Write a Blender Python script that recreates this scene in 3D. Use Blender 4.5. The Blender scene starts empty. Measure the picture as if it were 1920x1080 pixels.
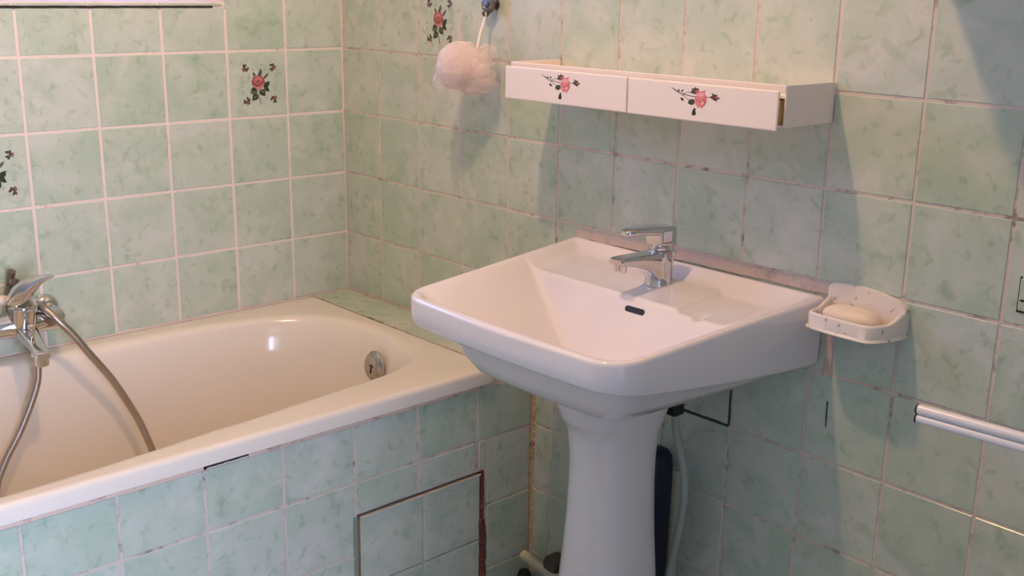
import bpy, bmesh, math, random
from math import pi, sin, cos, sqrt
from mathutils import Vector, Matrix
random.seed(7)
C = bpy.context.scene.collection
SC = bpy.context.scene
ZF = 1.33            # floor is z = 0; the drawings below measure height from eye level, ZF above the floor

# ------------------------------------------------------------------ camera
cam = bpy.data.objects.new('camera', bpy.data.cameras.new('camera')); C.objects.link(cam)
yaw, pitch, roll = -0.8327955, -0.2658040, 0.0156077
fw = Vector((cos(pitch)*sin(yaw), cos(pitch)*cos(yaw), sin(pitch)))
r0 = Vector((cos(yaw), -sin(yaw), 0)); u0 = r0.cross(fw)
rr = cos(roll)*r0 + sin(roll)*u0; uu = -sin(roll)*r0 + cos(roll)*u0
M = Matrix((rr, uu, -fw)).transposed().to_4x4(); M.translation = Vector((2.3272, -1.5448, -0.0009+ZF))
cam.matrix_world = M
cam.data.sensor_width = 36; cam.data.lens = 2075.69*36/1920; cam.data.clip_start = 0.02
SC.camera = cam
# ------------------------------------------------------------------ world and lights
SKY = 6.9
LAMP = 1060.0
SC.view_settings.view_transform = 'Standard'; SC.view_settings.look = 'None'
SC.view_settings.exposure = 0.0; SC.view_settings.gamma = 1.0; SC.view_settings.use_curve_mapping = False
SC.cycles.max_bounces = 10; SC.cycles.diffuse_bounces = 6; SC.cycles.glossy_bounces = 5
SC.cycles.sample_clamp_indirect = 6.0; SC.cycles.blur_glossy = 0.3
w = bpy.data.worlds.new('sky'); SC.world = w; w.use_nodes = True
wn = w.node_tree.nodes; wl = w.node_tree.links
tcw = wn.new('ShaderNodeTexCoord'); sepw = wn.new('ShaderNodeSeparateXYZ'); wl.new(tcw.outputs['Generated'], sepw.inputs[0])
rw = wn.new('ShaderNodeValToRGB'); wl.new(sepw.outputs['Z'], rw.inputs[0])
rw.color_ramp.elements[0].position = 0.0; rw.color_ramp.elements[0].color = (.715, .77, 1, 1)
rw.color_ramp.elements[1].position = 0.6; rw.color_ramp.elements[1].color = (.40, .56, 1, 1)
bgn = wn['Background']; wl.new(rw.outputs[0], bgn.inputs['Color']); bgn.inputs['Strength'].default_value = SKY*4

def portal(name, loc, rot, sx, sy):
    l = bpy.data.lights.new(name, 'AREA'); l.shape = 'RECTANGLE'; l.size = sx; l.size_y = sy; l.cycles.is_portal = True
    o = bpy.data.objects.new(name, l); o.location = loc; o.rotation_euler = rot; C.objects.link(o)
WIN1 = (-1.25, -.302, -.048, .50)      # window beside the tub: y0 y1 z0 z1
DOOR = (-1.63, -1.10, -1.33, .72)       # doorway behind the photographer: y0 y1 z0 z1
XH = 4.2                               # far end of the hall, open to daylight
HALL = (-1.88, -.86, -1.25, .85)       # y0 y1 z0 z1 of that opening
YB = -1.66                             # wall opposite the basin
XR = 2.75
portal('window_portal', (-.30, (WIN1[0]+WIN1[1])/2, (WIN1[2]+WIN1[3])/2+ZF), (0, -pi/2, 0), WIN1[3]-WIN1[2], WIN1[1]-WIN1[0])
portal('hall_portal', (XH+.02, (HALL[0]+HALL[1])/2, (HALL[2]+HALL[3])/2+ZF), (0, pi/2, 0), HALL[3]-HALL[2], HALL[1]-HALL[0])

# ------------------------------------------------------------------ materials
def nodes(m): return m.node_tree.nodes, m.node_tree.links
def mat(name, col, rough=.5, metal=0, spec=.5, coat=0, bump=None, var=None, emis=None):
    m = bpy.data.materials.new(name); m.use_nodes = True; n, l = nodes(m); b = n['Principled BSDF']
    b.inputs['Base Color'].default_value = (*col, 1); b.inputs['Roughness'].default_value = rough
    b.inputs['Metallic'].default_value = metal; b.inputs['Specular IOR Level'].default_value = spec
    if coat: b.inputs['Coat Weight'].default_value = coat; b.inputs['Coat Roughness'].default_value = .05
    if emis: b.inputs['Emission Color'].default_value = (*emis[0], 1); b.inputs['Emission Strength'].default_value = emis[1]
    if bump or var:
        tc = n.new('ShaderNodeTexCoord')
    if bump:
        t = n.new('ShaderNodeTexNoise'); t.inputs['Scale'].default_value = bump[0]; t.inputs['Detail'].default_value = 4
        l.new(tc.outputs['Object'], t.inputs['Vector'])
        bp = n.new('ShaderNodeBump'); bp.inputs['Strength'].default_value = bump[1]; bp.inputs['Distance'].default_value = bump[2]
        l.new(t.outputs[0], bp.inputs['Height']); l.new(bp.outputs[0], b.inputs['Normal'])
    if var:   # (scale, colour2, lo, hi)
        t = n.new('ShaderNodeTexNoise'); t.inputs['Scale'].default_value = var[0]; t.inputs['Detail'].default_value = 6
        l.new(tc.outputs['Object'], t.inputs['Vector'])
        r = n.new('ShaderNodeValToRGB'); r.color_ramp.elements[0].position = var[2]; r.color_ramp.elements[1].position = var[3]
        r.color_ramp.elements[0].color = (*col, 1); r.color_ramp.elements[1].color = (*var[1], 1)
        l.new(t.outputs[0], r.inputs[0]); l.new(r.outputs[0], b.inputs['Base Color'])
    return m

def tile_mat():
    m = bpy.data.materials.new('green_glazed_tile'); m.use_nodes = True; n, l = nodes(m); b = n['Principled BSDF']
    geo = n.new('ShaderNodeNewGeometry'); oi = n.new('ShaderNodeObjectInfo')
    mul = n.new('ShaderNodeVectorMath'); mul.operation = 'SCALE'; mul.inputs[0].default_value = (37.1, 17.7, 53.3)
    l.new(oi.outputs['Random'], mul.inputs['Scale'])
    add = n.new('ShaderNodeVectorMath'); add.operation = 'ADD'; l.new(geo.outputs['Position'], add.inputs[0]); l.new(mul.outputs[0], add.inputs[1])
    def noise(s, d, dist, rough=.55):
        t = n.new('ShaderNodeTexNoise'); t.inputs['Scale'].default_value = s; t.inputs['Detail'].default_value = d
        t.inputs['Distortion'].default_value = dist; t.inputs['Roughness'].default_value = rough
        l.new(add.outputs[0], t.inputs['Vector']); return t
    def ramp(t, stops):
        r = n.new('ShaderNodeValToRGB'); e = r.color_ramp.elements
        while len(e) < len(stops): e.new(.5)
        for k, (p, c) in enumerate(stops): e[k].position = p; e[k].color = (*c, 1)
        l.new(t.outputs[0], r.inputs[0]); return r
    def mix(mode, fac, a, bb):
        x = n.new('ShaderNodeMix'); x.data_type = 'RGBA'; x.blend_type = mode
        if isinstance(fac, float): x.inputs[0].default_value = fac
        else: l.new(fac, x.inputs[0])
        l.new(a, x.inputs[6]); l.new(bb, x.inputs[7]); return x.outputs[2]
    cloud = ramp(noise(13, 4, .6), [(.32, (.440, .528, .432)), (.50, (.495, .562, .474)), (.70, (.575, .606, .540))])
    vein = ramp(noise(24, 5, .9, .6), [(.53, (1, 1, 1)), (.62, (.88, .915, .865)), (.72, (.80, .855, .785))])
    spot = ramp(noise(48, 3, .5, .5), [(.58, (1, 1, 1)), (.70, (.80, .85, .78))])
    msk = ramp(noise(9, 2, 0), [(.42, (0, 0, 0)), (.58, (1, 1, 1))])
    c1 = mix('MULTIPLY', msk.outputs[0], cloud.outputs[0], vein.outputs[0])
    c2 = mix('MULTIPLY', 1.0, c1, spot.outputs[0])
    # each tile came out of the kiln in a slightly different shade
    r2 = n.new('ShaderNodeValToRGB'); r2.color_ramp.elements[0].color = (.93, .96, .93, 1); r2.color_ramp.elements[1].color = (1.06, 1.02, 1.04, 1)
    l.new(oi.outputs['Random'], r2.inputs[0])
    c3 = mix('MULTIPLY', 1.0, c2, r2.outputs[0])
    l.new(c3, b.inputs['Base Color'])
    b.inputs['Roughness'].default_value = .22; b.inputs['Specular IOR Level'].default_value = .45
    bp = n.new('ShaderNodeBump'); bp.inputs['Strength'].default_value = .25; bp.inputs['Distance'].default_value = .004
    t = noise(16, 2, .3); l.new(t.outputs[0], bp.inputs['Height']); l.new(bp.outputs[0], b.inputs['Normal'])
    return m

def grout_mat(name, base, dark, lo, hi):
    m = bpy.data.materials.new(name); m.use_nodes = True; n, l = nodes(m); b = n['Principled BSDF']
    geo = n.new('ShaderNodeNewGeometry')
    t = n.new('ShaderNodeTexNoise'); t.inputs['Scale'].default_value = 26; t.inputs['Detail'].default_value = 7; t.inputs['Roughness'].default_value = .7
    l.new(geo.outputs['Position'], t.inputs['Vector'])
    r = n.new('ShaderNodeValToRGB'); e = r.color_ramp.elements
    e[0].position = lo; e[0].color = (*base, 1); e[1].position = hi; e[1].color = (*dark, 1)
    l.new(t.outputs[0], r.inputs[0]); l.new(r.outputs[0], b.inputs['Base Color']); b.inputs['Roughness'].default_value = .9
    bp = n.new('ShaderNodeBump'); bp.inputs['Strength'].default_value = .6; bp.inputs['Distance'].default_value = .002
    l.new(t.outputs[0], bp.inputs['Height']); l.new(bp.outputs[0], b.inputs['Normal'])
    return m

M_tile = tile_mat()
M_groutA = grout_mat('pale_pink_grout', (.76, .645, .58), (.40, .31, .26), .58, .74)
M_groutB = grout_mat('cracked_grout', (.62, .53, .47), (.16, .13, .11), .53, .68)
M_seal = grout_mat('dirty_sealant', (.62, .50, .43), (.40, .31, .25), .5, .72)
M_rimjoint = grout_mat('crumbling_beige_joint', (.70, .53, .43), (.30, .20, .15), .54, .70)
M_beige = grout_mat('beige_corner_grout', (.56, .40, .24), (.22, .12, .06), .50, .68)
M_rust = grout_mat('rusty_sealant', (.15, .05, .04), (.30, .16, .13), .5, .66)
M_enamel = mat('cream_bath_enamel', (.80, .735, .655), .16, spec=.5, coat=.3)
M_ceramic = mat('white_sanitary_ceramic', (.81, .765, .76), .10, spec=.5, coat=.4)
M_chrome = mat('chrome', (.64, .64, .65), .06, 1)
M_dullchrome = mat('dull_steel_hose', (.44, .38, .33), .30, 1, bump=(900, .3, .001))
M_brush = mat('worn_chrome', (.50, .47, .43), .22, 1, var=(60, (.30, .28, .25), .45, .75))
M_tarnish = mat('tarnished_hook_metal', (.26, .23, .20), .38, 1, var=(90, (.14, .12, .10), .4, .7))
M_plastic = mat('cream_white_plastic', (.90, .79, .70), .32, spec=.4)
M_plasticin = mat('ochre_drawer_inside', (.70, .55, .32), .5)
M_soapdish = mat('speckled_cream_plastic', (.82, .74, .66), .35, var=(85, (.42, .36, .30), .63, .69))
M_soap = mat('soap_cream', (.84, .70, .55), .5, spec=.3)
M_white = mat('white_lacquer', (.82, .80, .80), .25)
M_black = mat('black_rubber', (.012, .012, .012), .6)
M_dark = mat('dark_gap', (.03, .022, .018), .9)
M_darkgreen = mat('dark_mould_line', (.055, .06, .05), .9)
M_paint = mat('grey_blue_wall_paint', (.33, .40, .42), .8, bump=(90, .1, .002))
M_floor = mat('grey_floor_vinyl', (.34, .37, .38), .5, var=(8, (.25, .27, .28), .4, .6))
M_wframe = mat('white_window_frame', (.85, .85, .85), .3)
M_navy = mat('navy_plastic', (.006, .007, .032), .45)
M_pipe = mat('pale_pipe_paint', (.50, .50, .38), .5, bump=(40, .2, .002))
M_hose = mat('grey_green_hose', (.34, .38, .33), .45)
M_brown = mat('brown_bakelite', (.07, .055, .04), .6)
M_rope = mat('white_cord', (.85, .78, .74), .8)
M_red = mat('red_dot_print', (.85, .82, .86), .3)
M_bulb = mat('glowing_bulb', (1, .8, .55), .5, emis=((1.0, .60, .315), LAMP))
M_cable = mat('lamp_metal', (.6, .6, .6), .3, 1)

def glass_mat():
    m = bpy.data.materials.new('window_glass'); m.use_nodes = True; n, l = nodes(m); n.remove(n['Principled BSDF'])
    tr = n.new('ShaderNodeBsdfTransparent'); tr.inputs[0].default_value = (.36, .50, .66, 1); gl = n.new('ShaderNodeBsdfGlossy'); gl.inputs['Roughness'].default_value = .02
    fr = n.new('ShaderNodeFresnel'); fr.inputs[0].default_value = 1.45; mx = n.new('ShaderNodeMixShader')
    l.new(fr.outputs[0], mx.inputs[0]); l.new(tr.outputs[0], mx.inputs[1]); l.new(gl.outputs[0], mx.inputs[2])
    l.new(mx.outputs[0], n['Material Output'].inputs[0]); return m
M_glass = glass_mat()

def net_mat():
    m = bpy.data.materials.new('pink_white_netting'); m.use_nodes = True; n, l = nodes(m); n.remove(n['Principled BSDF'])
    d = n.new('ShaderNodeBsdfDiffuse'); d.inputs[0].default_value = (.97, .88, .86, 1)
    t = n.new('ShaderNodeBsdfTranslucent'); t.inputs[0].default_value = (1.0, .92, .89, 1)
    tr = n.new('ShaderNodeBsdfTransparent')
    m1 = n.new('ShaderNodeMixShader'); m1.inputs[0].default_value = .55; l.new(d.outputs[0], m1.inputs[1]); l.new(t.outputs[0], m1.inputs[2])
    lw = n.new('ShaderNodeLayerWeight'); lw.inputs[0].default_value = .35
    mp = n.new('ShaderNodeMapRange'); mp.inputs[3].default_value = .45; mp.inputs[4].default_value = .75; l.new(lw.outputs['Facing'], mp.inputs[0])
    m2 = n.new('ShaderNodeMixShader'); l.new(mp.outputs[0], m2.inputs[0]); l.new(tr.outputs[0], m2.inputs[1]); l.new(m1.outputs[0], m2.inputs[2])
    l.new(m2.outputs[0], n['Material Output'].inputs[0]); return m
M_net = net_mat()
# inks of the printed roses
INK = {k: mat('ink_' + k, c, .28, spec=.4) for k, c in dict(
    rose=(.62, .13, .14), pink=(.78, .25, .25), pale=(.86, .42, .40), deep=(.42, .06, .08), leaf=(.030, .040, .022), leaf2=(.10, .12, .075),
    trose=(.40, .13, .12), tpink=(.50, .20, .18), tpale=(.56, .28, .24), tdeep=(.27, .07, .07),
    stem=(.10, .075, .045), bud=(.16, .065, .055), budleaf=(.075, .065, .045), sprig=(.33, .37, .30)).items()}

# ------------------------------------------------------------------ object helpers
def base_of(vs):
    xs = [v[0] for v in vs]; ys = [v[1] for v in vs]; zs = [v[2] for v in vs]
    return Vector(((min(xs)+max(xs))/2, (min(ys)+max(ys))/2, min(zs)))
def wloc(o):
    p = Vector(o.location)
    while o.parent: o = o.parent; p += o.location
    return p
def obj(name, geo, m, parent=None, smooth=None, at=None):
    """geo = (verts, faces[, material index per face]) measured from eye level; linked as ONE mesh object."""
    vs, fs = geo[0], geo[1]
    vs = [Vector((v[0], v[1], v[2]+ZF)) for v in vs]
    org = Vector(at) if at else (wloc(parent) if parent else base_of(vs))
    me = bpy.data.meshes.new(name); me.from_pydata([v-org for v in vs], [], fs)
    for x in (m if isinstance(m, list) else [m]): me.materials.append(x)
    if len(geo) > 2: me.polygons.foreach_set('material_index', geo[2])
    bm = bmesh.new(); bm.from_mesh(me)
    if len(geo) <= 2: bmesh.ops.recalc_face_normals(bm, faces=bm.faces)
    bm.to_mesh(me); bm.free()
    if smooth is not None:
        me.shade_smooth(); me.set_sharp_from_angle(angle=math.radians(smooth))
    me.update()
    o = bpy.data.objects.new(name, me); C.objects.link(o)
    if parent: o.parent = parent; o.location = org - wloc(parent)
    else: o.location = org
    return o
def tag(o, label, cat, group=None):
    o['label'] = label; o['category'] = cat
    if group: o['group'] = group
    return o
def thing(name, label, cat, loc, group=None):
    o = bpy.data.objects.new(name, None); C.objects.link(o); o.empty_display_size = .05
    o.location = (loc[0], loc[1], loc[2]+ZF); return tag(o, label, cat, group)
def struct(o): o['kind'] = 'structure'; return o

def join(*gs):
    V, F = [], []
    for g in gs:
        k = len(V); V += list(g[0]); F += [tuple(i+k for i in f) for f in g[1]]
    return V, F
def xf(g, fn): return [fn(Vector(v)) for v in g[0]], g[1]
def box(x0, x1, y0, y1, z0, z1):
    v = [(x0,y0,z0),(x1,y0,z0),(x1,y1,z0),(x0,y1,z0),(x0,y0,z1),(x1,y0,z1),(x1,y1,z1),(x0,y1,z1)]
    return v, [(0,3,2,1),(4,5,6,7),(0,1,5,4),(1,2,6,5),(2,3,7,6),(3,0,4,7)]
def rbox(x0, x1, y0, y1, z0, z1, r=.003, seg=2):
    v, f = box(x0, x1, y0, y1, z0, z1)
    bm = bmesh.new(); vv = [bm.verts.new(p) for p in v]
    for q in f: bm.faces.new([vv[i] for i in q])
    bmesh.ops.bevel(bm, geom=list(bm.edges), offset=r, segments=seg, affect='EDGES', profile=.5)
    bm.verts.index_update()
    out = [tuple(p.co) for p in bm.verts], [tuple(p.index for p in q.verts) for q in bm.faces]
    bm.free(); return out
def loft(rings, cap0=True, cap1=True, closed=True):
    n = len(rings[0]); V = [tuple(p) for r in rings for p in r]; F = []
    for i in range(len(rings)-1):
        for j in range(n if closed else n-1):
            k = (j+1) % n
            F.append((i*n+j, i*n+k, (i+1)*n+k, (i+1)*n+j))
    if cap0: F.append(tuple(range(n-1, -1, -1)))
    if cap1: F.append(tuple(range((len(rings)-1)*n, len(rings)*n)))
    return V, F
def spline(pts, n):
    """Catmull-Rom through pts"""
    P = [Vector(p) for p in pts]; out = []
    P = [2*P[0]-P[1]] + P + [2*P[-1]-P[-2]]; m = len(P)-3
    for i in range(n+1):
        t = i/n*m; k = min(int(t), m-1); t -= k
        a, b, c, d = P[k:k+4]
        out.append(.5*((2*b)+(c-a)*t+(2*a-5*b+4*c-d)*t*t+(3*b-a-3*c+d)*t**3))
    return out
def tube(pts, r, n=12, cap=True, ripple=0):
    P = [Vector(p) for p in pts]; rings = []; nrm = None
    for i, p in enumerate(P):
        t = (P[min(i+1, len(P)-1)] - P[max(i-1, 0)]).normalized()
        if nrm is None:
            nrm = t.cross(Vector((0, 0, 1)));
            if nrm.length < 1e-3: nrm = t.cross(Vector((1, 0, 0)))
        nrm = (nrm - t*nrm.dot(t)).normalized(); b = t.cross(nrm)
        R = r[i] if isinstance(r, (list, tuple)) else r
        if ripple and i % 2: R *= 1-ripple
        rings.append([p + R*(cos(2*pi*k/n)*nrm + sin(2*pi*k/n)*b) for k in range(n)])
    return loft(rings, cap, cap)
def lathe(prof, c=(0,0,0), axis='z', n=24, cap=True):
    rings = []
    for r, h in prof:
        ring = []
        for k in range(n):
            a = 2*pi*k/n
            if axis == 'z': p = (c[0]+r*cos(a), c[1]+r*sin(a), c[2]+h)
            elif axis == 'y': p = (c[0]+r*cos(a), c[1]+h, c[2]+r*sin(a))
            else: p = (c[0]+h, c[1]+r*cos(a), c[2]+r*sin(a))
            ring.append(p)
        rings.append(ring)
    return loft(rings, cap, cap)

def strip_xz(path, wd, y0, y1, seed=1, sub=24, vertical=False, rag=.25):
    """ragged bead following an x-z path on the basin wall"""
    rnd = random.Random(seed); pts = []
    for k in range(len(path)-1):
        a, b = path[k], path[k+1]
        for j in range(sub): pts.append((a[0]+(b[0]-a[0])*j/sub, a[1]+(b[1]-a[1])*j/sub))
    pts.append(path[-1]); rings = []
    for i, (x, z) in enumerate(pts):
        wa, wb = wd*.5*(1+rnd.uniform(-rag, rag)), wd*.5*(1+rnd.uniform(-rag, rag))
        if vertical: rings.append([(x-wa, y1, z), (x-wa*.6, y0, z), (x+wb*.6, y0, z), (x+wb, y1, z)])
        else: rings.append([(x, y1, z-wa), (x, y0, z-wa*.7), (x, y0, z+wb*.7), (x, y1, z+wb)])
    return loft(rings)
def strip_yz(path, wd, x0, x1, seed=1, sub=24, vertical=False, rag=.25):
    g = strip_xz(path, wd, -x0, -x1, seed, sub, vertical, rag)
    return [(-v[1], v[0], v[2]) for v in g[0]], g[1]
# ------------------------------------------------------------------ tiles
_tm = {}
def tile(parent, plane, a0, a1, b0, b1, surf, gap=.005, th=.0045, jit=.0004):
    """One glazed tile as a child of parent. plane 'A': faces +x (a = y, b = z); 'B': faces -y (a = x, b = z); 'T': faces +z (a = x, b = y)."""
    wdt = round(abs(a1-a0)-gap, 4); hgt = round(abs(b1-b0)-gap, 4)
    if wdt < .004 or hgt < .004: return None
    key = (wdt, hgt, plane, th)
    if key not in _tm:
        w2, h2, e = wdt/2, hgt/2, .0013
        # in-plane (s, t), depth d (0 = face)
        st = [(-w2,-h2,-th),(w2,-h2,-th),(w2,h2,-th),(-w2,h2,-th), (-w2,-h2,-e),(w2,-h2,-e),(w2,h2,-e),(-w2,h2,-e),
              (-w2+e,-h2+e,0),(w2-e,-h2+e,0),(w2-e,h2-e,0),(-w2+e,h2-e,0)]
        f = [(8,9,10,11)]
        for k in range(4):
            j = (k+1) % 4; f += [(k, j, 4+j, 4+k), (4+k, 4+j, 8+j, 8+k)]
        if plane == 'A': v = [(d, s, t) for s, t, d in st]
        elif plane == 'B': v = [(s, -d, t) for s, t, d in st]
        else: v = [(s, t, d) for s, t, d in st]
        me = bpy.data.meshes.new('tile'); me.from_pydata(v, [], f)
        bm = bmesh.new(); bm.from_mesh(me); bmesh.ops.recalc_face_normals(bm, faces=bm.faces)
        # the big face must look out of the wall
        bm.faces.ensure_lookup_table(); nn = bm.faces[0].normal
        out = {'A': Vector((1,0,0)), 'B': Vector((0,-1,0)), 'T': Vector((0,0,1))}[plane]
        if nn.dot(out) < 0: bmesh.ops.reverse_faces(bm, faces=bm.faces)
        bm.to_mesh(me); bm.free(); me.materials.append(M_tile); _tm[key] = me
    o = bpy.data.objects.new('tile', _tm[key]); C.objects.link(o)
    am, bmid = (a0+a1)/2, (b0+b1)/2; s = surf + random.uniform(-jit, jit)
    p = {'A': (s, am, bmid+ZF), 'B': (am, s, bmid+ZF), 'T': (am, bmid, s+ZF)}[plane]
    o.parent = parent; o.location = Vector(p) - wloc(parent)
    e1, e2 = random.gauss(0, .0035), random.gauss(0, .0035)
    o.rotation_euler = {'A': (0, e1, e2), 'B': (e1, 0, e2), 'T': (e1, e2, 0)}[plane]
    return o

# ------------------------------------------------------------------ printed roses (flat print, layered polygons)
def ell(cx, cy, rx, ry, ang=0, n=14):
    a = math.radians(ang); return [(cx+rx*cos(2*pi*k/n)*cos(a)-ry*sin(2*pi*k/n)*sin(a), cy+rx*cos(2*pi*k/n)*sin(a)+ry*sin(2*pi*k/n)*cos(a)) for k in range(n)]
def leafp(x0, y0, x1, y1, wd, n=7):
    dx, dy = x1-x0, y1-y0; L = math.hypot(dx, dy); nx, ny = -dy/L*wd, dx/L*wd
    up = [(x0+dx*t+nx*sin(pi*t**.8), y0+dy*t+ny*sin(pi*t**.8)) for t in [k/n for k in range(n+1)]]
    dn = [(x0+dx*t-nx*sin(pi*t**.8), y0+dy*t-ny*sin(pi*t**.8)) for t in [k/n for k in range(n-1, 0, -1)]]
    return up+dn
def linep(pts, wd):
    P = [Vector((x, y, 0)) for x, y in pts]; L, R = [], []
    for i, p in enumerate(P):
        t = (P[min(i+1, len(P)-1)]-P[max(i-1, 0)]).normalized(); nn = Vector((-t.y, t.x, 0))*wd*.5
        L.append(tuple((p+nn)[:2])); R.append(tuple((p-nn)[:2]))
    return L + R[::-1]
def blob(cx, cy, r, pts, n=None):
    return [(cx+r*x, cy+r*y) for x, y in pts]
def print_geo(shapes):
    V, F, MI = [], [], []; keys = []
    for i, (ink, poly) in enumerate(shapes):
        if ink not in keys: keys.append(ink)
        k = len(V); V += [(x, y, i*2e-6) for x, y in poly]
        # centre-free polygon: leave it to Blender's n-gon tessellation
        A = sum(poly[j][0]*poly[(j+1) % len(poly)][1]-poly[(j+1) % len(poly)][0]*poly[j][1] for j in range(len(poly)))
        idx = list(range(k, k+len(poly))); F.append(tuple(idx if A > 0 else idx[::-1])); MI.append(keys.index(ink))
    return V, F, MI, [INK[k] for k in keys]
def bud(cx, cy, s, ang, inkb='bud'):
    a = math.radians(ang); R = lambda x, y: (cx+s*(x*cos(a)-y*sin(a)), cy+s*(x*sin(a)+y*cos(a)))
    out = [('budleaf', [R(*p) for p in leafp(-.9, -.6, .3, -.2, .26)]), ('budleaf', [R(*p) for p in leafp(-1.0, .5, .2, .45, .30)]),
           ('budleaf', [R(*p) for p in leafp(-.2, -1.1, .1, .1, .28)]), ('budleaf', [R(*p) for p in leafp(-.1, 1.0, .2, .1, .28)]),
           (inkb, [R(*p) for p in ell(.35, .05, .55, .42, 10)]), ('trose', [R(*p) for p in ell(.55, -.05, .24, .17, 30)]),
           ('budleaf', [R(*p) for p in linep([(-.1, .1), (.9, .55)], .1)]), ('budleaf', [R(*p) for p in linep([(0, -.1), (1.0, -.5)], .1)])]
    return out
def tile_rose():
    S = []
    for x, y, a in [(-.62, .62, 215), (.60, .62, -10), (-.58, -.66, -60), (.62, -.62, 40)]: S += bud(x, y, .165, a)
    rnd = random.Random(3)
    for x, y in [(-.75, .25), (-.72, -.05), (-.7, -.32), (.72, .3), (.75, 0), (.66, -.28), (-.3, .55), (.28, .36), (.3, -.55), (-.42, -.3), (.05, .72), (-.3, -.62), (-.5, .3)]:
        a = rnd.uniform(0, 360); c, s = cos(math.radians(a)), sin(math.radians(a))
        S.append(('sprig', leafp(x, y, x+.13*c, y+.13*s, .03))); S.append(('sprig', leafp(x, y, x-.09*s, y+.09*c, .025)))
    # upper leaves and stems
    S += [('stem', linep([(-.02, -.1), (-.06, -.5), (.0, -.72), (.02, -.82)], .03)), ('leaf2', leafp(.02, .33, .08, .6, .07)), ('leaf', leafp(-.03, .3, .0, .45, .045)),
          ('leaf2', leafp(.16, .18, .42, .42, .055)), ('stem', linep([(.1, .12), (.2, .2), (.36, .36)], .02)),
          ('leaf2', leafp(-.18, .30, -.30, .46, .06))]
    # lower leaves
    for a in [('leaf2', (-.12, -.18, -.42, -.36, .15)), ('leaf', (-.14, -.20, -.40, -.20, .07)), ('leaf', (.02, -.22, .22, -.48, .13)), ('leaf2', (.05, -.24, .2, -.40, .05)),
              ('leaf', (-.1, -.4, -.36, -.62, .13)), ('leaf2', (-.15, -.45, -.3, -.56, .05)), ('leaf', (.15, -.1, .44, -.02, .10)), ('leaf', (.18, -.12, .42, -.32, .085)), ('leaf', (.2, -.05, .46, .08, .06))]:
        S.append((a[0], leafp(*a[1])))
    S += [('tdeep', blob(-.06, .06, .30, [(-1, .1), (-.75, .75), (-.1, .95), (.5, .9), (.8, .5), (1.0, -.1), (.7, -.6), (.25, -1), (-.35, -.85), (-.85, -.45)])),
          ('trose', blob(-.06, .07, .27, [(-.95, .3), (-.5, .95), (.2, .9), (.75, .75), (.8, .2), (.45, -.1), (-.2, -.35), (-.7, -.05)])),
          ('tpink', blob(-.06, .09, .22, [(-.7, .45), (-.2, .85), (.5, .75), (.55, .2), (.05, -.1), (-.5, .05)])),
          ('tpink', blob(-.04, -.06, .25, [(-1, .3), (-.5, -.25), (.1, -.2), (.85, .3), (.75, -.25), (.2, -.75), (-.45, -.6), (-.9, -.15)])),
          ('tdeep', blob(-.07, .08, .12, [(-.8, .3), (-.1, .8), (.7, .4), (.3, -.2), (-.3, -.3)])),
          ('tpale', linep([(-.26, -.06), (-.1, -.16), (.06, -.12), (.18, .0)], .025))]
    return S
def drawer_rose():
    # x right, y up, about 2 units wide
    S = [('stem', linep([(-1.0, .36), (-.72, .18), (-.45, .06), (-.1, 0), (.12, .0)], .035)), ('stem', linep([(-.9, .28), (-.6, .04), (-.42, -.02)], .022)),
         ('stem', linep([(-.5, .08), (-.3, .2), (.0, .2)], .025)), ('stem', linep([(-.5, .06), (-.38, -.12), (-.2, -.2)], .022)), ('stem', linep([(.35, .02), (.62, .03)], .025)),
         ('leaf', leafp(-.66, .18, -.72, .32, .035)), ('leaf', leafp(-.56, .18, -.5, .32, .04)), ('leaf', leafp(-.58, -.12, -.46, -.3, .06)),
         ('leaf', blob(-.12, -.30, .16, [(-1, -.5), (-.7, .5), (.0, .95), (.8, .8), (.8, -.1), (.4, -.9), (-.2, -1)])), ('leaf2', leafp(-.2, -.38, .0, -.2, .03)),
         ('bud', leafp(.06, -.2, .2, -.55, .07)), ('leaf', blob(.0, -.80, .20, [(-.45, -.7), (-.35, .2), (.05, 1.05), (.3, .9), (.3, .2), (.45, -.5), (.2, -1), (-.25, -1)]))]
    S += [('budleaf', blob(.0, .28, .2, [(-1, -.5), (-.6, .3), (-.75, .9), (-.3, .6), (0, 1.15), (.3, .7), (.7, .9), (.8, .1), (.5, -.5), (.1, -.8)])), ('bud', ell(.04, .30, .12, .15)), ('rose', ell(.08, .26, .07, .09))]
    S += [('budleaf', blob(.80, .06, .18, [(-1.1, -.1), (-.4, .5), (-.7, 1.2), (.1, .8), (.7, .8), (.6, .3), (1.4, -.2), (.6, -.5), (.7, -1.1), (.0, -.9), (-.5, -.5)])), ('bud', ell(.82, .06, .11, .09)), ('rose', ell(.90, .08, .05, .05))]
    S += [('pink', blob(.26, -.13, .36, [(-.75, .1), (-.5, .6), (-.25, 1.05), (.15, 1.25), (.5, 1.5), (.42, 1.0), (.62, .45), (.72, -.1), (.5, -.7), (.15, -1.35), (.0, -.95), (-.3, -1.3), (-.45, -.9), (-.75, -.6), (-.6, -.25)])),
          ('pale', blob(.25, .05, .25, [(-.6, .1), (-.3, .8), (.3, .95), (.6, .5), (.35, 0), (-.2, -.2)])),
          ('rose', linep([(.02, -.12), (.2, -.22), (.3, -.5)], .05)), ('rose', linep([(.48, .08), (.36, -.15), (.22, -.3)], .045)), ('pale', blob(.3, -.3, .14, [(-.6, -.6), (.1, .7), (.8, .3), (.4, -.7)])),
          ('rose', linep([(.1, .2), (.2, .28), (.34, .26)], .035)), ('deep', linep([(.40, -.12), (.45, -.28), (.38, -.42)], .03))]
    return S
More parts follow.
